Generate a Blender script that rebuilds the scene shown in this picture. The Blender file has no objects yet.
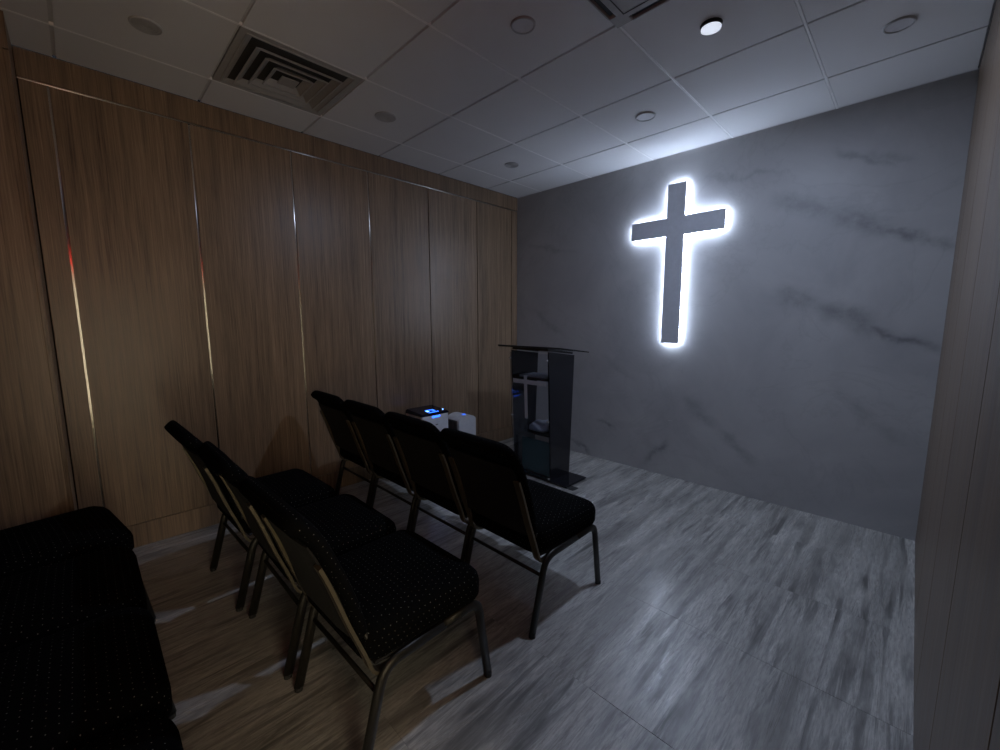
import bpy, bmesh, math, random
from mathutils import Vector, Matrix, Euler
random.seed(4)
S = bpy.context.scene
COL = S.collection
PI = math.pi
# ---------------------------------------------------------------- camera
W, H, YB = 3.381, 2.717, 3.0            # room width, height, back wall
cam_d = bpy.data.cameras.new('camera'); cam = bpy.data.objects.new('camera', cam_d); COL.objects.link(cam)
cam_d.sensor_width = 36.0; cam_d.sensor_fit = 'HORIZONTAL'; cam_d.lens = 415.4 / 1000 * 36.0
cam_d.clip_start = 0.02
yaw, pit, rol = -0.78347, -0.13090, -0.002474
fw = Vector((math.sin(yaw)*math.cos(pit), math.cos(yaw)*math.cos(pit), math.sin(pit)))
rt = Vector((math.cos(yaw), -math.sin(yaw), 0)); up = rt.cross(fw)
r2 = rt*math.cos(rol)+up*math.sin(rol); u2 = -rt*math.sin(rol)+up*math.cos(rol)
cam.matrix_world = Matrix(((r2.x, u2.x, -fw.x, 3.2647), (r2.y, u2.y, -fw.y, -0.5598), (r2.z, u2.z, -fw.z, 1.3751), (0, 0, 0, 1)))
S.camera = cam
# ---------------------------------------------------------------- world, exposure
wd = bpy.data.worlds.new('world'); S.world = wd; wd.use_nodes = True
wd.node_tree.nodes['Background'].inputs[0].default_value = (.5, .55, .7, 1)
wd.node_tree.nodes['Background'].inputs[1].default_value = 0.02
S.view_settings.view_transform = 'Standard'; S.view_settings.look = 'None'
S.view_settings.exposure = 0.87; S.view_settings.gamma = 1.0; S.view_settings.use_curve_mapping = False
LED_POWER = 22.0        # emission of the strip behind the cross
LED_COL = (.68, .79, 1.0)
HALL_GLOW = 3.3         # glowing panel added across the unseen hallway
HALL_POWER = 1.0       # warm lamp of the hallway behind the doorway
def area(name, loc, rot, sx, sy, power, col):
    l = bpy.data.lights.new(name, 'AREA'); l.shape = 'RECTANGLE'; l.size = sx; l.size_y = sy; l.energy = power; l.color = col
    o = bpy.data.objects.new(name, l); COL.objects.link(o); o.location = loc; o.rotation_euler = rot
    return o
area('hallway_lamp', (4.15, -.75, 2.36), (0, 0, 0), .3, .5, HALL_POWER, (1.0, .80, .52))
area('bright_disc_lamp', (2.4737, 1.6125, 2.690), (0, 0, 0), .09, .09, 9.5, (.62, .74, 1.0))

# ---------------------------------------------------------------- helpers
class NT:
    def __init__(s, name):
        s.m = bpy.data.materials.new(name); s.m.use_nodes = True; s.t = s.m.node_tree; s.n = s.t.nodes
        s.b = s.n['Principled BSDF']
    def node(s, typ, **kw):
        n = s.n.new(typ)
        for k, v in kw.items(): setattr(n, k, v)
        return n
    def link(s, a, b): s.t.links.new(a, b)
    def math(s, op, a, b=None, c=None, clamp=False):
        n = s.n.new('ShaderNodeMath'); n.operation = op; n.use_clamp = clamp
        for i, v in enumerate((a, b, c)):
            if v is None: continue
            if isinstance(v, (int, float)): n.inputs[i].default_value = v
            else: s.link(v, n.inputs[i])
        return n.outputs[0]
    def ramp(s, fac, stops, interp='LINEAR'):
        n = s.n.new('ShaderNodeValToRGB'); n.color_ramp.interpolation = interp
        e = n.color_ramp.elements
        while len(e) < len(stops): e.new(.5)
        for i, (p, c) in enumerate(stops):
            e[i].position = p; e[i].color = (c[0], c[1], c[2], 1) if isinstance(c, tuple) else (c, c, c, 1)
        s.link(fac, n.inputs[0]); return n.outputs[0]
    def mix(s, fac, a, b, mode='MIX'):
        n = s.n.new('ShaderNodeMix'); n.data_type = 'RGBA'; n.blend_type = mode
        if isinstance(fac, (int, float)): n.inputs[0].default_value = fac
        else: s.link(fac, n.inputs[0])
        for i, v in ((6, a), (7, b)):
            if isinstance(v, tuple): n.inputs[i].default_value = (v[0], v[1], v[2], 1)
            else: s.link(v, n.inputs[i])
        return n.outputs[2]
    def coords(s, scale=(1, 1, 1), src='Object', rnd=False):
        tc = s.n.new('ShaderNodeTexCoord'); mp = s.n.new('ShaderNodeMapping'); mp.inputs['Scale'].default_value = scale
        s.link(tc.outputs[src], mp.inputs[0])
        if rnd:
            oi = s.n.new('ShaderNodeObjectInfo'); cx = s.n.new('ShaderNodeCombineXYZ')
            for i in range(3): s.link(s.math('MULTIPLY', oi.outputs['Random'], 17.0+9*i), cx.inputs[i])
            s.link(cx.outputs[0], mp.inputs['Location'])
        return mp.outputs[0]
    def noise(s, vec, scale, detail=4, rough=.5, dist=0):
        n = s.n.new('ShaderNodeTexNoise'); n.inputs['Scale'].default_value = scale; n.inputs['Detail'].default_value = detail
        n.inputs['Roughness'].default_value = rough; n.inputs['Distortion'].default_value = dist
        s.link(vec, n.inputs['Vector']); return n.outputs[0]
    def bump(s, h, strength=.2, dist=.002):
        n = s.n.new('ShaderNodeBump'); n.inputs['Strength'].default_value = strength; n.inputs['Distance'].default_value = dist
        s.link(h, n.inputs['Height']); s.link(n.outputs[0], s.b.inputs['Normal'])
    def set(s, **kw):
        for k, v in kw.items():
            i = s.b.inputs[k]
            if isinstance(v, (int, float)): i.default_value = v
            elif isinstance(v, tuple): i.default_value = (v[0], v[1], v[2], 1)
            else: s.link(v, i)
        return s

def plain(name, col, rough=.5, metal=0, bumpn=0, **kw):
    t = NT(name); v = t.coords()
    n = t.noise(v, 30, 3)
    c = t.mix(n, tuple(x*.88 for x in col), tuple(min(1, x*1.1) for x in col))
    t.set(**{'Base Color': c, 'Roughness': rough, 'Metallic': metal})
    if bumpn: t.bump(t.noise(v, 220, 2), bumpn, .001)
    for k, x in kw.items(): t.b.inputs[k.replace('_', ' ')].default_value = x
    return t.m
def emit(name, col, strength, rough=.4):
    t = NT(name); t.set(**{'Base Color': col, 'Roughness': rough, 'Emission Color': col, 'Emission Strength': strength}); return t.m

def mat_wood(name, horizontal=False, tone=1.0):
    t = NT(name)
    sc = (30, 2.2, .9) if horizontal else (30, 30, .9)
    v = t.coords(sc, rnd=True)
    a = t.noise(v, 1.1, 6, .62, .4)
    v2 = t.coords((170, 170, 3.2) if not horizontal else (170, 12, 3), rnd=True)
    b = t.noise(v2, 1.0, 4, .7, .2)
    v3 = t.coords((7, 7, .35), rnd=True)
    c = t.noise(v3, 1.0, 3)
    f = t.math('ADD', t.math('MULTIPLY', a, .34), t.math('ADD', t.math('MULTIPLY', b, .50), t.math('MULTIPLY', c, .16)))
    k = tone
    col = t.ramp(f, [(.36, (.085*k, .052*k, .030*k)), (.45, (.185*k, .125*k, .078*k)), (.55, (.275*k, .186*k, .114*k)), (.68, (.40*k, .28*k, .178*k))])
    t.set(**{'Base Color': col, 'Roughness': t.ramp(b, [(.3, .30), (.7, .44)])})
    t.bump(b, .22, .0012)
    return t.m

def mat_floor():
    t = NT('floor_tile_vinyl')
    g = t.n.new('ShaderNodeNewGeometry')       # position is world space: grain runs along the room
    tc = t.n.new('ShaderNodeTexCoord')
    oi = t.n.new('ShaderNodeObjectInfo')
    def mp(scale, amt):
        m = t.n.new('ShaderNodeMapping'); m.inputs['Scale'].default_value = scale
        t.link(g.outputs['Position'], m.inputs[0])
        cx = t.n.new('ShaderNodeCombineXYZ'); t.link(t.math('MULTIPLY', oi.outputs['Random'], amt), cx.inputs[0]); t.link(cx.outputs[0], m.inputs['Location'])
        return m.outputs[0]
    big = t.noise(mp((9, 1.1, 1), .35), 1.0, 4, .6, .5)
    mid = t.noise(mp((22, 1.35, 1), .6), 1.0, 6, .68, .8)
    fine = t.noise(mp((120, 14, 1), 0), 1.0, 4, .7)
    base = t.ramp(big, [(.3, (.28, .272, .255)), (.5, (.46, .45, .425)), (.7, (.64, .625, .59))])
    strk = t.ramp(mid, [(.38, 1.0), (.45, .65), (.52, .0)])
    dash = t.ramp(t.noise(mp((7, 3.0, 1), .8), 1.0, 3, .5), [(.38, .25), (.62, 1.0)])
    s1 = t.math('MULTIPLY', strk, dash)
    c1 = t.mix(t.math('MULTIPLY', s1, .92), base, (.075, .072, .068))
    c2 = t.mix(t.ramp(fine, [(.38, .5), (.6, .0)]), c1, (.15, .145, .14))
    t.set(**{'Base Color': c2, 'Roughness': t.ramp(mid, [(.35, .36), (.65, .22)])})
    t.b.inputs['Specular IOR Level'].default_value = .9
    h = t.math('SUBTRACT', t.math('MULTIPLY', fine, .4), s1)
    t.bump(h, .25, .0012)
    return t.m

VEINS = [  # x0,z0,x1,z1,width,strength on the end wall
 (2.45, 2.22, 2.85, 2.03, .065, .6), (2.80, 2.06, 3.12, 1.90, .075, .75), (3.05, 1.93, 3.38, 1.80, .03, .95),
 (2.50, 1.56, 2.80, 1.47, .06, .6), (2.75, 1.48, 3.08, 1.32, .065, .75), (3.0, 1.36, 3.38, 1.17, .03, .95),
 (1.60, .08, 1.80, .31, .028, .95), (.76, .15, 1.03, .0, .018, .9), (1.08, .40, 1.27, .355, .02, .8),
 (1.93, .72, 2.20, .50, .04, .55), (2.18, .52, 2.50, .28, .04, .55), (2.78, 2.46, 3.1, 2.30, .02, .55), (2.95, 2.40, 3.2, 2.32, .03, .4),
 (2.0, 2.47, 2.5, 2.40, .015, .4), (.2, 1.5, .7, 1.2, .03, .4), (.15, 2.2, .8, 2.05, .02, .4), (1.1, 1.05, 1.5, .8, .03, .3), (2.9, .9, 3.3, .6, .04, .35)]
def mat_stone():
    t = NT('polished_stone_slab')
    g = t.n.new('ShaderNodeNewGeometry'); sp = t.n.new('ShaderNodeSeparateXYZ'); t.link(g.outputs['Position'], sp.inputs[0])
    pos = g.outputs['Position']
    def off(scale, amt, seed):
        m = t.n.new('ShaderNodeMapping'); m.inputs['Location'].default_value = (seed, seed*2, seed); t.link(pos, m.inputs[0])
        return t.math('MULTIPLY', t.math('SUBTRACT', t.noise(m.outputs[0], scale, 5, .6), .5), amt)
    X = t.math('ADD', sp.outputs[0], off(2.5, .16, 1.3)); Z = t.math('ADD', t.math('ADD', sp.outputs[2], off(3.0, .24, 7.7)), off(14, .05, 3.1))
    tot = None
    for (x0, z0, x1, z1, w, st) in VEINS:
        L = math.hypot(x1-x0, z1-z0); dx, dz = (x1-x0)/L, (z1-z0)/L
        px = t.math('SUBTRACT', X, x0); pz = t.math('SUBTRACT', Z, z0)
        al = t.math('ADD', t.math('MULTIPLY', px, dx), t.math('MULTIPLY', pz, dz))
        ac = t.math('SUBTRACT', t.math('MULTIPLY', pz, dx), t.math('MULTIPLY', px, dz))
        e = t.math('MULTIPLY', t.math('MULTIPLY', ac, ac), -1/(w*w))
        ex = t.math('EXPONENT', e)
        u = t.math('DIVIDE', t.math('SUBTRACT', al, L/2), L*.5)
        u2_ = t.math('MULTIPLY', u, u); ends = t.math('EXPONENT', t.math('MULTIPLY', t.math('MULTIPLY', u2_, u2_), -1.2))
        v = t.math('MULTIPLY', t.math('MULTIPLY', ex, ends), st)
        tot = v if tot is None else t.math('MAXIMUM', tot, v)
    patch = t.ramp(t.noise(pos, 9, 5, .65), [(.34, .35), (.58, 1.0)])
    vein = t.math('MULTIPLY', tot, patch, clamp=True)
    cloud = t.ramp(t.noise(pos, 1.6, 6, .6, .6), [(.3, (.40, .40, .41)), (.5, (.46, .46, .465)), (.7, (.52, .52, .52))])
    th = t.ramp(t.math('ABSOLUTE', t.math('SUBTRACT', t.noise(pos, 1.3, 7, .62, 1.2), .5)), [(.0, .22), (.02, .0)])
    c = t.mix(th, cloud, (.33, .33, .335)); c = t.mix(t.math('MULTIPLY', vein, .85), c, (.17, .17, .18))
    t.set(**{'Base Color': c, 'Roughness': .45}); t.b.inputs['Coat Weight'].default_value = 0; t.b.inputs['Coat Roughness'].default_value = .08
    return t.m

def mat_fabric():
    t = NT('dotted_black_fabric')
    tc = t.n.new('ShaderNodeTexCoord'); so = t.n.new('ShaderNodeSeparateXYZ'); t.link(tc.outputs['Object'], so.inputs[0])
    sn = t.n.new('ShaderNodeSeparateXYZ'); t.link(tc.outputs['Normal'], sn.inputs[0])
    P = .021
    def dots(a, b):
        aa = t.math('ADD', t.math('DIVIDE', a, P), 40.0); bb = t.math('ADD', t.math('DIVIDE', b, P), 40.0)
        row = t.math('FLOOR', bb); odd = t.math('MULTIPLY', t.math('MODULO', row, 2.0), .5)
        fa = t.math('SUBTRACT', t.math('FRACT', t.math('ADD', aa, odd)), .5); fb = t.math('SUBTRACT', t.math('FRACT', bb), .5)
        d = t.math('SQRT', t.math('ADD', t.math('MULTIPLY', fa, fa), t.math('MULTIPLY', fb, fb)))
        return t.math('LESS_THAN', d, .058)
    x, y, z = so.outputs
    dx, dy, dz = dots(y, z), dots(x, z), dots(x, y)
    ax = t.math('GREATER_THAN', t.math('ABSOLUTE', sn.outputs[0]), .6); az = t.math('GREATER_THAN', t.math('ABSOLUTE', sn.outputs[2]), .6)
    d = t.math('ADD', t.math('MULTIPLY', ax, dx), t.math('MULTIPLY', t.math('SUBTRACT', 1.0, ax), t.math('ADD', t.math('MULTIPLY', az, dz), t.math('MULTIPLY', t.math('SUBTRACT', 1.0, az), dy))))
    v = t.coords(); n = t.noise(v, 420, 2)
    base = t.mix(n, (.0022, .0022, .0024), (.005, .005, .0055))
    sel = t.ramp(t.noise(v, 60, 1), [(.36, .25), (.6, 1.0)])
    t.set(**{'Base Color': t.mix(t.math('MULTIPLY', d, sel), base, (.20, .20, .18)), 'Roughness': .95})
    t.b.inputs['Specular IOR Level'].default_value = .03
    t.bump(n, .4, .001)
    return t.m

def mat_tile():
    t = NT('ceiling_tile_white'); v = t.coords(rnd=True)
    n = t.noise(v, 160, 3, .6); c = t.mix(t.noise(v, 2, 3), (.74, .745, .75), (.80, .80, .80))
    t.set(**{'Base Color': c, 'Roughness': .9}); t.bump(n, .35, .0015); return t.m

M = dict(wood=mat_wood('wood_veneer_vertical'), woodh=mat_wood('wood_veneer_board', False, .92), woodr=mat_wood('wood_veneer_grey', False, .62),
    floor=mat_floor(), stone=mat_stone(), fabric=mat_fabric(), tile=mat_tile(),
    grid=plain('white_ceiling_grid', (.62, .62, .63), .5), tbar=plain('white_ceiling_bar', (.95, .95, .95), .4), dark=plain('dark_gap', (.012, .011, .010), .9),
    vent=plain('grey_vent_metal', (.42, .42, .415), .45, .1), ventin=plain('vent_throat', (.05, .05, .05), .8),
    chrome=plain('polished_trim_metal', (.75, .73, .70), .05, 1.0), frame=plain('charcoal_frame_metal', (.026, .024, .020), .42, .55, .2),
    bar=plain('bronze_back_bar', (.15, .125, .08), .38, .6, .15), plastic=plain('black_plastic', (.012, .012, .013), .45),
    blackgloss=plain('black_gloss_panel', (.012, .012, .016), .14), crossface=plain('grey_cross_face', (.66, .69, .75), .5),
    crossside=plain('white_cross_side', (.7, .7, .72), .4), led=emit('white_led_strip', LED_COL, LED_POWER),
    white=plain('white_appliance_plastic', (.86, .88, .93), .35), lidblack=plain('dark_gloss_lid', (.01, .012, .03), .15),
    blue=emit('blue_display', (.02, .12, 1.0), 2.2), blue2=emit('pale_blue_display', (.15, .35, 1.0), 3.0), greyslot=plain('grey_grille', (.16, .16, .18), .6),
    trimwhite=plain('white_light_trim', (.50, .50, .51), .45), diff=plain('frosted_lens', (.66, .66, .68), .5), grille=plain('grey_speaker_grille', (.46, .46, .46), .6),
    lampon=emit('dim_lamp_lens', (.75, .8, .9), .42), lampdim=emit('faint_lamp_lens', (.75, .8, .9), .28), steel=plain('steel_bolt', (.75, .75, .78), .18, 1.0), teal=plain('teal_board', (.08, .20, .21), .4),
    frost=plain('frosted_cross_film', (.52, .52, .54), .6), paper=plain('pale_paper', (.62, .66, .75), .5), red=emit('red_sign_glow', (1.0, .03, .015), 5.0), cream_glow=emit('hallway_glow_panel', (1.0, .84, .58), HALL_GLOW),
    hallwall=plain('cream_hallway_paint', (.78, .74, .62), .8), plaster=plain('dark_rear_plaster', (.10, .085, .07), .8), blackcloth=plain('black_rear_cloth', (.006, .006, .006), .95), rubber=plain('black_rubber', (.02, .02, .02), .8))
gt = NT('clear_acrylic'); gt.set(**{'Base Color': (.80, .84, .92), 'Roughness': .03}); gt.b.inputs['Transmission Weight'].default_value = 1.0; gt.b.inputs['IOR'].default_value = 1.3
gt.noise(gt.coords(), 5); M['glass'] = gt.m

for nm, tv in (('brushv', (0, 1, 0)), ('brushh', (0, 0, 1))):
    t = NT('brushed_trim_'+nm); t.set(**{'Base Color': t.mix(t.noise(t.coords((1, 1, 20)), 8), (.70, .68, .64), (.82, .80, .76)), 'Roughness': .25, 'Metallic': 1.0})
    cx = t.n.new('ShaderNodeCombineXYZ')
    for k in range(3): cx.inputs[k].default_value = tv[k]
    t.b.inputs['Anisotropic'].default_value = 1.0; t.link(cx.outputs[0], t.b.inputs['Tangent']); M[nm] = t.m

def obj(name, bm, mat, parent=None, smooth=False, loc=None):
    me = bpy.data.meshes.new(name); bmesh.ops.recalc_face_normals(bm, faces=bm.faces); bm.to_mesh(me); bm.free()
    me.materials.append(M[mat] if isinstance(mat, str) else mat)
    if smooth:
        for p in me.polygons: p.use_smooth = True
    o = bpy.data.objects.new(name, me); COL.objects.link(o)
    if parent: o.parent = parent
    if loc: o.location = loc
    return o
def empty(name, loc=(0, 0, 0), rz=0):
    o = bpy.data.objects.new(name, None); COL.objects.link(o); o.location = loc; o.rotation_euler = (0, 0, rz); o.empty_display_size = .1; return o
def tag(o, label=None, cat=None, group=None, kind=None):
    if label: o['label'] = label
    if cat: o['category'] = cat
    if group: o['group'] = group
    if kind: o['kind'] = kind
    return o
def struct(name, bm, mat, label=None):
    return tag(obj(name, bm, mat), label, kind='structure')
def sempty(name, label=None): return tag(empty(name), label, kind='structure')
def box(bm, x0, x1, y0, y1, z0, z1, bev=0, seg=1):
    r = bmesh.ops.create_cube(bm, size=1)
    for v in r['verts']:
        v.co = Vector(((x0+x1)/2+v.co.x*(x1-x0), (y0+y1)/2+v.co.y*(y1-y0), (z0+z1)/2+v.co.z*(z1-z0)))
    if bev:
        es = list({e for v in r['verts'] for e in v.link_edges})
        bmesh.ops.bevel(bm, geom=es, offset=bev, segments=seg, affect='EDGES', profile=.6)
    return bm
def bx(*a, **k): return box(bmesh.new(), *a, **k)
def cyl(bm, c, r, h, n=24, r2=None, axis='z'):
    q = bmesh.ops.create_cone(bm, cap_ends=True, segments=n, radius1=r, radius2=r if r2 is None else r2, depth=h)
    rot = {'z': Matrix(), 'x': Matrix.Rotation(PI/2, 4, 'Y'), 'y': Matrix.Rotation(-PI/2, 4, 'X')}[axis]
    for v in q['verts']: v.co = rot @ v.co + Vector(c)
    return bm
def sweep(bm, pts, a, b, n=10, closed_caps=True, side=Vector((1, 0, 0)), flat=False):
    """sweep an oval (a along side, b across) along pts lying in a plane normal to side"""
    pts = [Vector(p) for p in pts]; rings = []
    for i, p in enumerate(pts):
        t = ((pts[min(i+1, len(pts)-1)]-pts[max(i-1, 0)])).normalized()
        s = (side - t*side.dot(t)).normalized(); w = t.cross(s)
        if flat: cs = [(-a, -b), (a, -b), (a, b), (-a, b)]
        else: cs = [(a*math.cos(2*PI*k/n), b*math.sin(2*PI*k/n)) for k in range(n)]
        rings.append([bm.verts.new(p+s*u+w*v) for u, v in cs])
    m = len(rings[0])
    for i in range(len(rings)-1):
        for k in range(m): bm.faces.new((rings[i][k], rings[i][(k+1) % m], rings[i+1][(k+1) % m], rings[i+1][k]))
    bm.faces.new(rings[0][::-1]); bm.faces.new(rings[-1])
    return bm
def arc_path(P, r, n=5):
    """round the inner corners of polyline P with radius r"""
    P = [Vector(p) for p in P]; out = [P[0]]
    for i in range(1, len(P)-1):
        a, b, c = P[i-1], P[i], P[i+1]; rr = min(r, (a-b).length*.49, (c-b).length*.49)
        p0 = b+(a-b).normalized()*rr; p1 = b+(c-b).normalized()*rr
        for k in range(n+1):
            t = k/n; out.append(p0*(1-t)**2+b*2*t*(1-t)+p1*t*t)
    out.append(P[-1]); return out
def rrect(hw0, hw1, y0, y1, r, ins, k=7):
    """rounded rectangle outline, half width hw0 at y0 and hw1 at y1, inset by ins"""
    pts = []; r_ = max(r-ins, .012)
    for (sx, sy, a0) in ((1, 1, 0), (-1, 1, 90), (-1, -1, 180), (1, -1, 270)):
        yy = (y1-ins) if sy > 0 else (y0+ins); hw = (hw1 if sy > 0 else hw0)-ins
        for j in range(k):
            a = math.radians(a0+90*j/(k-1)); pts.append((sx*(hw-r_)+r_*math.cos(a), yy-sy*r_+r_*math.sin(a)))
    return pts
def pad(prof, hw0, hw1, y0, y1, r, fn):
    """cushion: stack of inset outlines (inset, height); fn maps (x,y,h) to a point"""
    bm = bmesh.new(); rings = []
    for ins, h in prof: rings.append([bm.verts.new(fn(x, y, h)) for x, y in rrect(hw0, hw1, y0, y1, r, ins)])
    m = len(rings[0])
    for i in range(len(rings)-1):
        for q in range(m): bm.faces.new((rings[i][q], rings[i][(q+1) % m], rings[i+1][(q+1) % m], rings[i+1][q]))
    bm.faces.new(rings[0][::-1]); bm.faces.new(rings[-1]); return bm

# ---------------------------------------------------------------- the room shell
YF = -3.0
# floor: tiles 0.6025 m, thin joints
fl = sempty('floor', 'grey streaked wood-look tiled floor')
obj('floor_base', bx(0, W, YF, YB, -.06, -.004), 'dark', fl)
T = .6025
tb = bx(-T/2+.0008, T/2-.0008, -T/2+.0008, T/2-.0008, -.004, 0, bev=.0008)
first = None
x0 = 2.516-5*T; y0 = .666-7*T
i = 0
while x0+i*T < W:
    xa, xb = max(0, x0+i*T), min(W, x0+(i+1)*T)
    j = 0
    while y0+j*T < YB:
        ya, yb = max(YF, y0+j*T), min(YB, y0+(j+1)*T)
        if xb-xa > .01 and yb-ya > .01 and ya > -2.2:
            g = .0012 if (abs(ya-.666) < .01 or abs(yb-.666) < .01) and xa > 2.4 else .0003
            b = bx(-(xb-xa)/2+.0002, (xb-xa)/2-.0002, -(yb-ya)/2+g, (yb-ya)/2-g, -.004, 0)
            obj('floor_tile', b, 'floor', fl, loc=((xa+xb)/2, (ya+yb)/2, 0))
        j += 1
    i += 1
# end wall with the cross
struct('wall_end', bx(0, W, YB, YB+.1, 0, H), 'stone', 'polished grey stone wall with dark veins')
# left wall: veneer panels with metal trims
wl = sempty('wall_left', 'brown wood veneer panel wall')
obj('wall_backing', bx(-.12, -.022, YF, YB, 0, H), 'dark', wl)
SE = [-.665, -.56, .026, .615, 1.203, 1.793, 2.39, 2.905, 3.0]
for k in range(len(SE)-1):
    a, b = SE[k], SE[k+1]; ga = .005 if 1 <= k <= 4 else .0036; gb = .005 if 1 <= k+1 <= 4 else .0036
    obj('wall_panel', bx(-.018, 0, -(b-a)/2+ga, (b-a)/2-gb, .148, 2.570, bev=.0012), 'wood', wl, loc=(0, (a+b)/2, 0))
obj('header_board', bx(-.018, 0, -.665, YB, 2.582, H, bev=.0012), 'woodh', wl)
obj('kick_board', bx(-.018, 0, -.665, YB, 0, .1445, bev=.0012), 'woodh', wl)
for y in SE[1:5]:
    obj('metal_trim', bx(-.0165, -.0085, -.0048, .0048, 0, 2.42), 'brushv', wl, loc=(0, y, .148))
obj('metal_trim', bx(-.015, -.007, 0, YB+.665, -.003, .003), 'brushh', wl, loc=(0, -.665, 2.576))
# pier at the left rear
pr_ = sempty('trim_1', 'wood clad pier at the left rear')
obj('pier_panel', bx(0, .32, -.685, -.667, 0, 2.56, bev=.001), 'wood', pr_)
obj('pier_panel', bx(0, .32, -.685, -.667, 2.565, H), 'wood', pr_)
obj('pier_core', bx(0, .318, YF, -.685, 0, H), 'wood', pr_)
# right wall with the doorway (behind / beside the camera)
wr = sempty('wall_right', 'grey brown veneer panel wall')
DY0, DY1, DH = -.60, -.17, 1.90
obj('wall_backing', bx(W+.022, W+.12, DY1, YB, 0, H), 'dark', wr)
obj('wall_backing', bx(W+.022, W+.12, YF, DY0, 0, H), 'dark', wr)
obj('wall_backing', bx(W+.022, W+.12, DY0, DY1, DH, H), 'dark', wr)
SR = [DY1, .225, .815, 1.405, 1.995, 2.585, 3.0]
for k in range(len(SR)-1):
    a, b = SR[k], SR[k+1]; g = .003
    obj('wall_panel', bx(0, .018, -(b-a)/2+g, (b-a)/2-g, .002, H, bev=.0012), 'woodr', wr, loc=(W, (a+b)/2, 0))
obj('wall_panel', bx(0, .018, DY0, DY1, DH, H), 'woodr', wr, loc=(W, 0, 0))
obj('wall_panel', bx(0, .018, YF, DY0, 0, H), 'woodr', wr, loc=(W, 0, 0))
struct('wall_rear', bx(0, W, YF-.1, YF, 0, H), 'plaster')
# hallway behind the doorway
hw_ = sempty('wall_hallway', 'cream hallway outside the doorway')
obj('hall_side', bx(4.7, 4.8, -2.4, 1.2, 0, 2.45), 'hallwall', hw_)
obj('hall_end', bx(W+.12, 4.7, -2.5, -2.4, 0, 2.45), 'hallwall', hw_)
obj('hall_end', bx(W+.12, 4.7, 1.2, 1.3, 0, 2.45), 'hallwall', hw_)
obj('hall_ceiling', bx(W+.12, 4.7, -2.4, 1.2, 2.45, 2.5), 'hallwall', hw_)
hgp = obj('hall_glow_panel', bx(4.66, 4.70, -.95, -.20, .05, 1.93), 'cream_glow', hw_)  # added emissive panel, brightens the doorway and its reflections in the trims
obj('hall_floor', bx(W, 4.7, -2.4, 1.2, -.06, 0), 'hallwall', hw_)

# ---------------------------------------------------------------- ceiling
ce = sempty('ceiling', 'suspended ceiling of square white tiles')
obj('ceiling_grid', bx(0, W, YF, YB, H+.012, H+.06), 'grid', ce)
G = .61; GX, GY = .3387, .0875
def tile(xa, xb, ya, yb):
    g = .0075
    bm = bx(-(xb-xa)/2+g, (xb-xa)/2-g, -(yb-ya)/2+g, (yb-ya)/2-g, 0, .013)
    obj('ceiling_tile', bm, 'tile', ce, loc=((xa+xb)/2, (ya+yb)/2, H))
xs = [0]+[GX+G*k for k in range(5)]+[W]
ys = [YF]+[GY+G*k for k in range(-5, 5)]+[YB]
for a, b in zip(xs[:-1], xs[1:]):
    for c, d in zip(ys[:-1], ys[1:]):
        if abs(a-GX) < .01 and abs(c-GY) < .01: continue            # supply vent
        if abs(a-(GX+3*G)) < .01 and abs(c-(GY+G)) < .01: continue  # air conditioner
        tile(a, b, c, d)
for k in range(5):
    obj('ceiling_bar', bx(-.0055, .0055, YF, YB, -.0015, .012), 'tbar', ce, loc=(GX+G*k+.001, 0, H))
tag(obj('ceiling_angle', bx(0, W, YB-.012, YB, H-.001, H+.012), 'grid', ce))

# supply vent with square cones
vx, vy = GX+G/2, GY+G/2
v = tag(empty('air_vent', (vx, vy, H)), 'square grey ceiling air diffuser with nested louvres above the wood wall', 'air vent')
def sqring(ro, ri, zo, zi, th=.003):
    bm = bmesh.new(); vs = []
    for (r, z) in ((ro, zo), (ri, zi), (ri, zi+th), (ro, zo+th)):
        vs.append([bm.verts.new((sx*r, sy*r, z)) for sx, sy in ((1, 1), (-1, 1), (-1, -1), (1, -1))])
    for a in range(4):
        for q in range(4):
            bm.faces.new((vs[a][q], vs[a][(q+1) % 4], vs[(a+1) % 4][(q+1) % 4], vs[(a+1) % 4][q]))
    return bm
obj('vent_frame', sqring(.299, .268, 0, .0, .012), 'vent', v)
obj('vent_throat', bx(-.299, .299, -.299, .299, .009, .0115), 'ventin', v)
# recessed look: louvre cones hang a little below the tile face
for (ro, ri, zo, zi) in ((.268, .240, -.002, .008), (.215, .182, -.018, .004), (.158, .125, -.020, .004), (.101, .070, -.022, .004)):
    f = obj('louvre', sqring(ro, ri, zo, zi), 'vent', v)
    obj('louvre_rim', sqring(ro+.003, ro-.006, zo-.003, zo-.003, .004), 'vent', f)
obj('vent_core', bx(-.045, .045, -.045, .045, -.020, -.014, bev=.002), 'vent', v)

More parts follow.
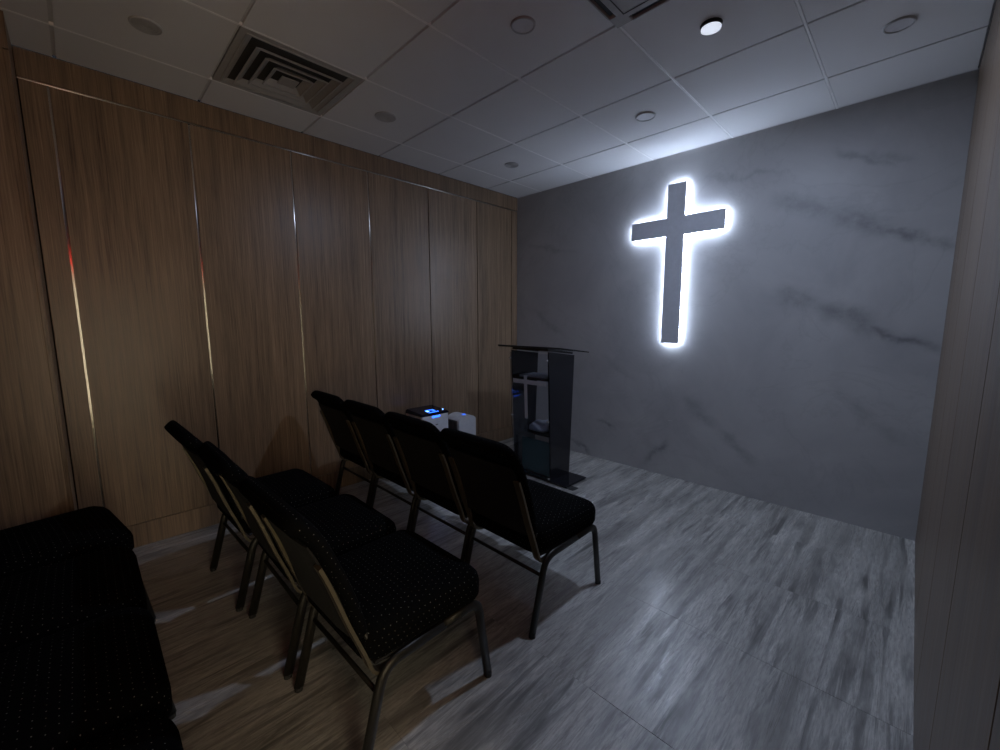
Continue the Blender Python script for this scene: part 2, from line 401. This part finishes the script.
# four-way cassette air conditioner
ax_, ay_ = GX+3*G+G/2, GY+G+G/2
a = tag(empty('cassette_air_conditioner', (ax_, ay_, H)), 'pale grey square cassette air conditioner panel cut off by the top edge of the photo', 'air conditioner')
R0, R1 = .304, .268
bm = bmesh.new()
box(bm, -R1, R1, -R1, R1, -.022, .010, bev=.004)                    # inner panel
for sx, sy in ((1, 1), (-1, 1), (-1, -1), (1, -1)):                  # corners carry the frame
    box(bm, min(sx*.225, sx*R0), max(sx*.225, sx*R0), min(sy*.225, sy*R0), max(sy*.225, sy*R0), -.020, .010, bev=.004)
obj('panel', bm, 'vent', a)
bm = bmesh.new(); box(bm, -R0+.004, R0-.004, -R0+.004, R0-.004, -.004, .010); obj('outlet_recess', bm, 'dark', a)
for k in range(4):
    bm = bx(-.225, .225, R0-.006, R0, -.020, .008); o = obj('outlet_lip', bm, 'vent', a); o.rotation_euler = (0, 0, k*PI/2)
    bm = bx(-.215, .215, R1+.006, R0-.012, -.010, -.006); o = obj('louvre', bm, 'plastic', a); o.rotation_euler = (0, 0, k*PI/2)
gr = obj('grille', sqring(.236, .232, -.0235, -.0235, .003), 'ventin', a)

# ceiling discs
def disc(x, y, name, label, cat, r, kind, group):
    o = tag(empty(name, (x, y, H)), label, cat, group)
    n = 40
    def ring(ri, ro, z0, z1):
        bm = bmesh.new(); L = []
        for (r_, z) in ((ro, 0), (ro-.003, z0), (ri+.003, z0), (ri, z1)):
            L.append([bm.verts.new((r_*math.cos(2*PI*k/n), r_*math.sin(2*PI*k/n), z)) for k in range(n)])
        for i_ in range(3):
            for k in range(n): bm.faces.new((L[i_][k], L[i_][(k+1) % n], L[i_+1][(k+1) % n], L[i_+1][k]))
        return bm
    if kind in ('lens', 'lens'):
        obj('trim_ring', ring(r*.80, r, -.008, -.002), 'trimwhite', o, True)
        obj('lens', cyl(bmesh.new(), (0, 0, -.003), r*.82, .003, 32), 'diff' if kind == 'lens' else 'lampdim', o)
    elif kind == 'on':
        obj('trim_ring', ring(r*.90, r, -.016, -.012), 'plastic', o, True)
        obj('lens', cyl(bmesh.new(), (0, 0, -.014), r*.92, .008, 32, r2=r*.92), 'lampon', o)
    else:
        obj('trim_ring', ring(r*.86, r, -.007, -.004), 'trimwhite', o, True)
        bm = cyl(bmesh.new(), (0, 0, -.0035), r*.88, .003, 32)
        for i_ in range(1, 5):
            q = ring(r*.17*i_, r*.17*i_+.004, -.0065, -.005); me = bpy.data.meshes.new('t'); q.to_mesh(me); q.free(); bm.from_mesh(me); bpy.data.meshes.remove(me)
        obj('grille', bm, 'grille', o)
cx_ = [GX+G*.5, GX+G*2.5, GX+G*4.5]; cy_ = [GY-G*.5, GY+G*1.5, GY+G*3.5]
GR = 'round fittings in the ceiling tiles'
disc(cx_[0], cy_[0], 'ceiling_speaker', 'dark grey round ceiling fitting at upper left, nearest the wood pier', 'speaker', .062, 'grille', GR)
disc(cx_[0], cy_[1], 'ceiling_speaker', 'small grey round grille in the tile just beyond the square air diffuser', 'speaker', .070, 'grille', GR)
disc(cx_[1], cy_[1], 'ceiling_light', 'unlit round recessed ceiling light left of the cassette air conditioner', 'light', .058, 'lens', GR)
disc(cx_[1], cy_[2], 'ceiling_light', 'pale unlit round recessed ceiling light nearest to the glowing cross', 'light', .064, 'lens', GR)
disc(cx_[0], cy_[2], 'ceiling_speaker', 'round ceiling fitting in the far corner near wood and stone walls', 'speaker', .062, 'grille', GR)
disc(GX+G*3.5, GY+G*2.5, 'ceiling_light', 'bright white round ceiling lamp with dark rim, the only lit one', 'light', .047, 'on', GR)
disc(cx_[2], cy_[2], 'ceiling_light', 'unlit round recessed ceiling light at upper right near the right wall', 'light', .058, 'lens', GR)

# ---------------------------------------------------------------- the cross
CY = 2.950
cr = tag(empty('wall_cross', (1.793, CY, 1.18)), 'large grey wall cross glowing white from behind on the stone wall', 'cross')
def cross_outline(x0, x1, z0, z1, bx0, bx1, bz0, bz1, ins=0):
    return [(x0+ins, z0+ins), (x1-ins, z0+ins), (x1-ins, bz0+ins), (bx1-ins, bz0+ins), (bx1-ins, bz1-ins), (x1-ins, bz1-ins), (x1-ins, z1-ins), (x0+ins, z1-ins), (x0+ins, bz1-ins), (bx0+ins, bz1-ins), (bx0+ins, bz0+ins), (x0+ins, bz0+ins)]
def extr(poly, ya, yb, caps=(True, True)):
    bm = bmesh.new(); A = [bm.verts.new((x, ya, z)) for x, z in poly]; B = [bm.verts.new((x, yb, z)) for x, z in poly]
    n = len(A)
    for k in range(n): bm.faces.new((A[k], A[(k+1) % n], B[(k+1) % n], B[k]))
    if caps[0]: bm.faces.new(A[::-1])
    if caps[1]: bm.faces.new(B)
    return bm
cargs = (-.073, .072, 0, 1.292, -.382, .376, .882, 1.028)
obj('face', extr(cross_outline(*cargs), 0, .004), 'crossface', cr)
obj('side_return', extr(cross_outline(*cargs, ins=.0015), .004, .022), 'crossside', cr)
obj('led_diffuser', extr(cross_outline(*cargs, ins=.004), .0222, .0495), 'led', cr)

# ---------------------------------------------------------------- chairs
def make_chair():
    c = empty('stacking_chair')
    prof = [(.035, .353), (.010, .359), (.001, .376), (0, .405), (0, .432), (.006, .452), (.020, .467), (.045, .477), (.09, .483), (.15, .486)]
    def fs(x, y, h):
        w = max(0, y-.13); return Vector((x, y, h-1.1*w*w*(.5+(h-.36)*5)))
    obj('seat', pad(prof, .238, .250, -.235, .250, .07, fs), 'fabric', c, True)
    obj('seat_pan', bx(-.225, .225, -.20, .20, .343, .354, bev=.004), 'plastic', c)
    # back cushion along a curve
    crv = [(.43, -.212), (.52, -.232), (.61, -.258), (.70, -.292), (.79, -.332), (.866, -.384)]
    def pt(s):
        s = max(0, min(1, s))*(len(crv)-1); i_ = min(int(s), len(crv)-2); t = s-i_
        def cr_(k): return crv[max(0, min(len(crv)-1, k))]
        p0, p1, p2, p3 = cr_(i_-1), cr_(i_), cr_(i_+1), cr_(i_+2)
        out = []
        for d in (0, 1):
            out.append(.5*(2*p1[d]+(p2[d]-p0[d])*t+(2*p0[d]-5*p1[d]+4*p2[d]-p3[d])*t*t+(3*p1[d]-p0[d]-3*p2[d]+p3[d])*t**3))
        return Vector((0, out[1], out[0]))
    def fb(x, s, h):
        p = pt(s/.46); q = pt(min(1, s/.46+.02))-pt(max(0, s/.46-.02)); q.normalize(); n = Vector((0, q.z, -q.y))
        k = max(0, min(1, (s-.385)/.03)); top = -.012*k if h < .01 else (-.004*k)
        lum = .010*math.sin(max(0, min(1, s/.46))*PI)*(1-(x/.25)**2)
        return p+Vector((x, 0, 0))+n*(h+top-(lum if h > .02 else 0))
    # more rings across the height: build as grid
    bm = bmesh.new(); NS = 30; rings = []
    for j in range(NS+1):
        s = .46*j/NS
        # half width with rounded corners top and bottom
        hw = .222+.012*min(1, s/.3)
        rt_, rb_ = .062, .05
        if s > .46-rt_: dd = s-(.46-rt_); hw -= rt_-math.sqrt(max(0, rt_*rt_-dd*dd))
        if s < rb_: dd = rb_-s; hw -= rb_-math.sqrt(max(0, rb_*rb_-dd*dd))
        th = .052; e = min(1, min(s, .46-s)/.022); th_ = th*math.sqrt(max(.06, 1-(1-e)**2))
        row = []; NC = 28
        for q in range(NC):
            t = 2*PI*q/NC; cxx, syy = math.cos(t), math.sin(t)
            ex = math.copysign(abs(cxx)**.35, cxx); ey = math.copysign(abs(syy)**.6, syy)
            row.append(bm.verts.new(fb(ex*hw, s, th/2+ey*th_/2-.0)))
        rings.append(row)
    for j in range(NS):
        for q in range(28): bm.faces.new((rings[j][q], rings[j][(q+1) % 28], rings[j+1][(q+1) % 28], rings[j+1][q]))
    bm.faces.new(rings[0][::-1]); bm.faces.new(rings[-1])
    for v_ in bm.verts:      # shift so that the rear face lies on the curve
        v_.co.y -= .035
    obj('backrest', bm, 'fabric', c, True)
    # rear shell
    bm = bmesh.new(); rr = []
    for j in range(13):
        s = .03+.33*j/12; p = pt(s/.46)
        hw = .208 if 0 < j < 12 else .197
        rr.append([bm.verts.new((x, p.y-.043-(.004 if i_ in (1, 2) else 0)+(.004 if abs(x) > .19 else 0), p.z)) for i_, x in enumerate((-hw, -hw*.6, hw*.6, hw))] +
                  [bm.verts.new((x, p.y-.033, p.z)) for x in (hw, -hw)])
    for j in range(12):
        for q in range(6): bm.faces.new((rr[j][q], rr[j][(q+1) % 6], rr[j+1][(q+1) % 6], rr[j+1][q]))
    bm.faces.new(rr[0][::-1]); bm.faces.new(rr[-1])
    obj('back_panel', bm, 'blackcloth', c)
    for sx in (-1, 1):
        x = sx*.236
        P = arc_path([(x, .265, .012), (x, .215, .342), (x, .05, .340)], .05)
        lg = obj('leg', sweep(bmesh.new(), P, .0125, .0185, 14), 'frame', c, True)
        obj('glide', cyl(bmesh.new(), (x, .266, .008), .015, .016, 12), 'rubber', lg)
        P = arc_path([(x, -.266, .012), (x, -.178, .335), (x, .06, .340)], .06)
        lg = obj('leg', sweep(bmesh.new(), P, .0125, .0185, 14), 'frame', c, True)
        obj('glide', cyl(bmesh.new(), (x, -.267, .008), .015, .016, 12), 'rubber', lg)
        x = sx*.213
        P = arc_path([(x, -.345, .725), (x, -.318, .655), (x, -.278, .53), (x, -.225, .385), (x, -.205, .315), (x, -.135, .300), (x, -.09, .335)], .035, 4)
        obj('back_bar', sweep(bmesh.new(), P, .017, .005, flat=True), 'bar', c)
        P = arc_path([(x-sx*.004, -.225, .47), (x-sx*.004, -.20, .40), (x-sx*.004, -.172, .338), (x-sx*.004, -.11, .335)], .02, 4)
        obj('back_bracket', sweep(bmesh.new(), P, .006, .007, 8), 'frame', c, True)
    obj('stretcher', sweep(bmesh.new(), [(-.236, -.198, .255), (.236, -.198, .255)], .008, .008, 10, side=Vector((0, 0, 1))), 'frame', c, True)
    return c
proto = make_chair()
def dup(root):
    r = root.copy(); COL.objects.link(r)
    for ch in list(root.children):
        q = ch.copy(); COL.objects.link(q); q.parent = r
        for g in ch.children:
            d = g.copy(); COL.objects.link(d); d.parent = q
    return r
F1, F2, F3 = 'chairs in the front row', 'chairs in the middle row', 'chairs in the rear row'
chairs = [
 (1.960, .975, 0, F1, 'black padded chair at the right end of the front row, nearest the aisle'),
 (1.458, .975, 0, F1, 'black padded chair in the front row, second from its right end'),
 (.956, .972, 0, F1, 'black padded chair in the front row, third from its right end'),
 (.454, .968, 0, F1, 'black padded chair at the left end of the front row, nearest the wood wall'),
 (1.972, .165, 1.5, F2, 'dotted black chair with bronze back bars at right end of middle row, nearest the viewer'),
 (1.418, .150, 0, F2, 'dark padded chair in the centre of the three chair middle row'),
 (.840, .112, 2, F2, 'dark padded chair at the left end of the middle row by the wood wall'),
 (2.300, -.735, 0, F3, 'black chair seat at the bottom edge of the photo, nearest of the rear row'),
 (1.775, -.730, 0, F3, 'black chair seat in the rear row, second from the bottom edge'),
 (1.255, -.735, 0, F3, 'black chair seat in the rear row, second from the wood pier'),
 (.700, -.755, 9, F3, 'black chair seat with rounded corner at lower left, next to the wood pier')]
for k, (x, y, rz, g, lab) in enumerate(chairs):
    c = proto if k == 0 else dup(proto)
    c.location = (x, y, 0); c.rotation_euler = (0, 0, math.radians(rz)); tag(c, lab, 'chair', g)

# ---------------------------------------------------------------- lectern
lc = tag(empty('lectern', (.97, 2.27, 0)), 'black lectern with clear front panel and cross in front of the stone wall', 'lectern')
def quadslab(P, th, ax):
    """slab from 4 points, thickness along axis vector"""
    bm = bmesh.new(); A = [bm.verts.new(Vector(p)) for p in P]; B = [bm.verts.new(Vector(p)+Vector(ax)*th) for p in P]
    for k in range(4): bm.faces.new((A[k], A[(k+1) % 4], B[(k+1) % 4], B[k]))
    bm.faces.new(A[::-1]); bm.faces.new(B); return bm
lx = .21
for s in (-1, 1):
    obj('side_panel', quadslab([(s*lx, -.125, .02), (s*lx, .135, .02), (s*lx, .180, 1.075), (s*lx, -.175, 1.118)], .014, (-s, 0, 0)), 'blackgloss', lc)
def fy(z): return -.125-.05*(z-.02)/1.09-.010
obj('front_panel', quadslab([(-lx, fy(.03), .03), (lx, fy(.03), .03), (lx, fy(1.10), 1.10), (-lx, fy(1.10), 1.10)], .006, (0, -1, 0)), 'glass', lc)
fc = obj('front_cross', quadslab([(-.052, fy(.53)-.0075, .53), (-.020, fy(.53)-.0075, .53), (-.020, fy(.905)-.0075, .905), (-.052, fy(.905)-.0075, .905)], .002, (0, -1, 0)), 'frost', lc)
obj('cross_arm', quadslab([(-.178, fy(.835)-.0075, .835), (.190, fy(.835)-.0075, .835), (.190, fy(.87)-.0075, .87), (-.178, fy(.87)-.0075, .87)], .0024, (0, -1, 0)), 'frost', fc)
obj('shelf', bx(-lx+.015, lx-.015, -.150, .150, .872, .886), 'blackgloss', lc)
obj('shelf', bx(-lx+.015, lx-.015, -.135, .140, .395, .409), 'blackgloss', lc)
obj('base_plate', bx(-.37, .375, -.14, .16, .006, .020, bev=.004), 'blackgloss', lc)
obj('base_slab', bx(.36, .44, -.13, -.06, 0, .006), 'rubber', lc)  # thin black slab at the right front corner of the base plate
tp = quadslab([(-.345, -.185, 1.158), (.335, -.185, 1.158), (.335, .215, 1.108), (-.345, .215, 1.108)], .010, (0, 0, -1))
obj('top', tp, 'glass', lc)
obj('top_edge', quadslab([(-.347, -.199, 1.160), (.337, -.199, 1.160), (.337, -.185, 1.160), (-.347, -.185, 1.160)], .015, (0, 0, -1)), 'plastic', lc)
obj('top_support', quadslab([(-.20, -.170, 1.142), (.20, -.170, 1.142), (.20, .17, 1.100), (-.20, .17, 1.100)], .018, (0, 0, -1)), 'blackgloss', lc)
for s in (-1, 1):
    for z in (.04, .54, 1.05):
        obj('bolt', cyl(bmesh.new(), (s*(lx-.006), fy(z)-.010, z), .009, .016, 14, axis='y'), 'steel', lc, True)
tag(obj('folder_board', bx(.80, 1.15, 2.20, 2.215, .022, .325, bev=.002), 'teal'), 'dark teal flat board standing inside the bottom of the lectern', 'board')

tag(obj('paper_stack', bx(.80, 1.10, 2.16, 2.36, .8865, .900, bev=.002), 'paper'), 'pale papers lying on the upper shelf of the lectern', 'papers')
tag(obj('pale_lump', pad([(.02, .4095), (0, .418), (.004, .445), (.03, .475), (.06, .490)], .10, .10, -.10, .10, .05, lambda x, y, h: Vector((x+.99, y+2.26, h+.012*math.sin(x*60)*math.sin(y*50)*(h > .43)))), 'paper', smooth=True), 'pale crumpled lump on the lower shelf of the lectern', 'bag')  # pale rounded lump with an uneven top
# ---------------------------------------------------------------- air purifiers
ap = tag(empty('air_purifier', (.21, 1.575, 0)), 'white air purifier with dark lid and bright blue display, behind front row', 'air purifier')
obj('body', bx(-.13, .13, -.145, .145, .02, .555, bev=.022, seg=3), 'white', ap, True)
obj('foot', bx(-.11, .11, -.15, .15, 0, .02), 'rubber', ap)
ld = obj('lid', quadslab([(.135, -.18, .556), (.135, .175, .556), (-.13, .165, .556), (-.13, -.17, .556)], .001, (0, 0, 1)), 'lidblack', ap)
bm = bmesh.new()
P = [(.133, -.150, .551), (.133, .150, .551), (-.132, .15, .551), (-.132, -.150, .551)]; Q = [(.125, -.142, .571), (.125, .142, .571), (-.125, .142, .588), (-.125, -.142, .588)]
A = [bm.verts.new(p) for p in P]; B = [bm.verts.new(p) for p in Q]
for k in range(4): bm.faces.new((A[k], A[(k+1) % 4], B[(k+1) % 4], B[k]))
bm.faces.new(A[::-1]); bm.faces.new(B); bmesh.ops.bevel(bm, geom=list(bm.edges), offset=.006, segments=2, affect='EDGES'); me = ld.data; bm.to_mesh(me); bm.free()
sl = math.atan2(.017, .25)
def onlid(bm, x, y, r=.012):
    cyl(bm, (0, 0, 0), r, .004, 12)
    return bm
for (x, y, sx, sy, m) in ((.055, -.035, .030, .020, 'blue2'), (.055, .030, .030, .020, 'blue'), (.03, 0, .012, .085, 'blue'), (.10, .0, .012, .10, 'blue')):
    o = obj('display', bx(-sx/2, sx/2, -sy/2, sy/2, 0, .002), m, ap, loc=(x, y, .5715+(.125-x)*.068)); o.rotation_euler = (0, sl, 0)
obj('display', bx(.1302, .1315, -.040, .045, .530, .545), 'blue', ap)
obj('indicator', bx(.07, .078, .115, .123, .572, .580), 'blue2', ap)
obj('emblem', bx(.1302, .1308, -.004, .022, .460, .468), 'greyslot', ap)
a2 = tag(empty('air_purifier', (.225, 1.955, 0)), 'smaller white domed air purifier nearest the lectern, beside the dark lidded one', 'air purifier')
# domed tower
n = 10; bm = bmesh.new(); prof = []
for k in range(n+1):
    t = -1+2*k/n; prof.append((t*.105, .482-.030*t*t-(.010 if abs(t) == 1 else 0)))
poly = [(-.105, .015), (.105, .015)]+prof[::-1]
A = [bm.verts.new((-.10, y, z)) for y, z in poly]; B = [bm.verts.new((.10, y, z)) for y, z in poly]
for k in range(len(A)): bm.faces.new((A[k], A[(k+1) % len(A)], B[(k+1) % len(A)], B[k]))
bm.faces.new(A[::-1]); bm.faces.new(B); bmesh.ops.bevel(bm, geom=[e for e in bm.edges if e.calc_length() > .15 or True], offset=.004, segments=2, affect='EDGES')
obj('body', bm, 'white', a2)
obj('side_grille', bx(-.075, .075, -.1085, -.104, .08, .44, bev=.001), 'greyslot', a2)
bm = bmesh.new()
for k in range(7): box(bm, -.07+.02*k, -.06+.02*k, -.110, -.107, .09, .43)
obj('grille_slat', bm, 'ventin', a2)
obj('display', bx(.03, .05, -.015, .02, .4815, .4830), 'blue', a2)
obj('foot', bx(-.09, .09, -.095, .095, 0, .015), 'rubber', a2)

# ---------------------------------------------------------------- small things
tag(obj('wall_streak', bx(1.795, 1.838, 2.996, 3.0, .500, .507, bev=.001), 'trimwhite'), 'tiny white strip standing for a bright streak low on the stone wall below the cross', 'wall plate')  # thin white strip added in place of a bright streak
sg = tag(empty('exit_sign', (W, -.50, 2.02)), 'glowing red sign box above the doorway', 'sign')
obj('housing', bx(-.035, 0, -.17, .17, -.085, .085, bev=.004), 'plastic', sg)
obj('sign_face', bx(-.0375, -.0352, -.15, .15, -.065, .065), 'red', sg)
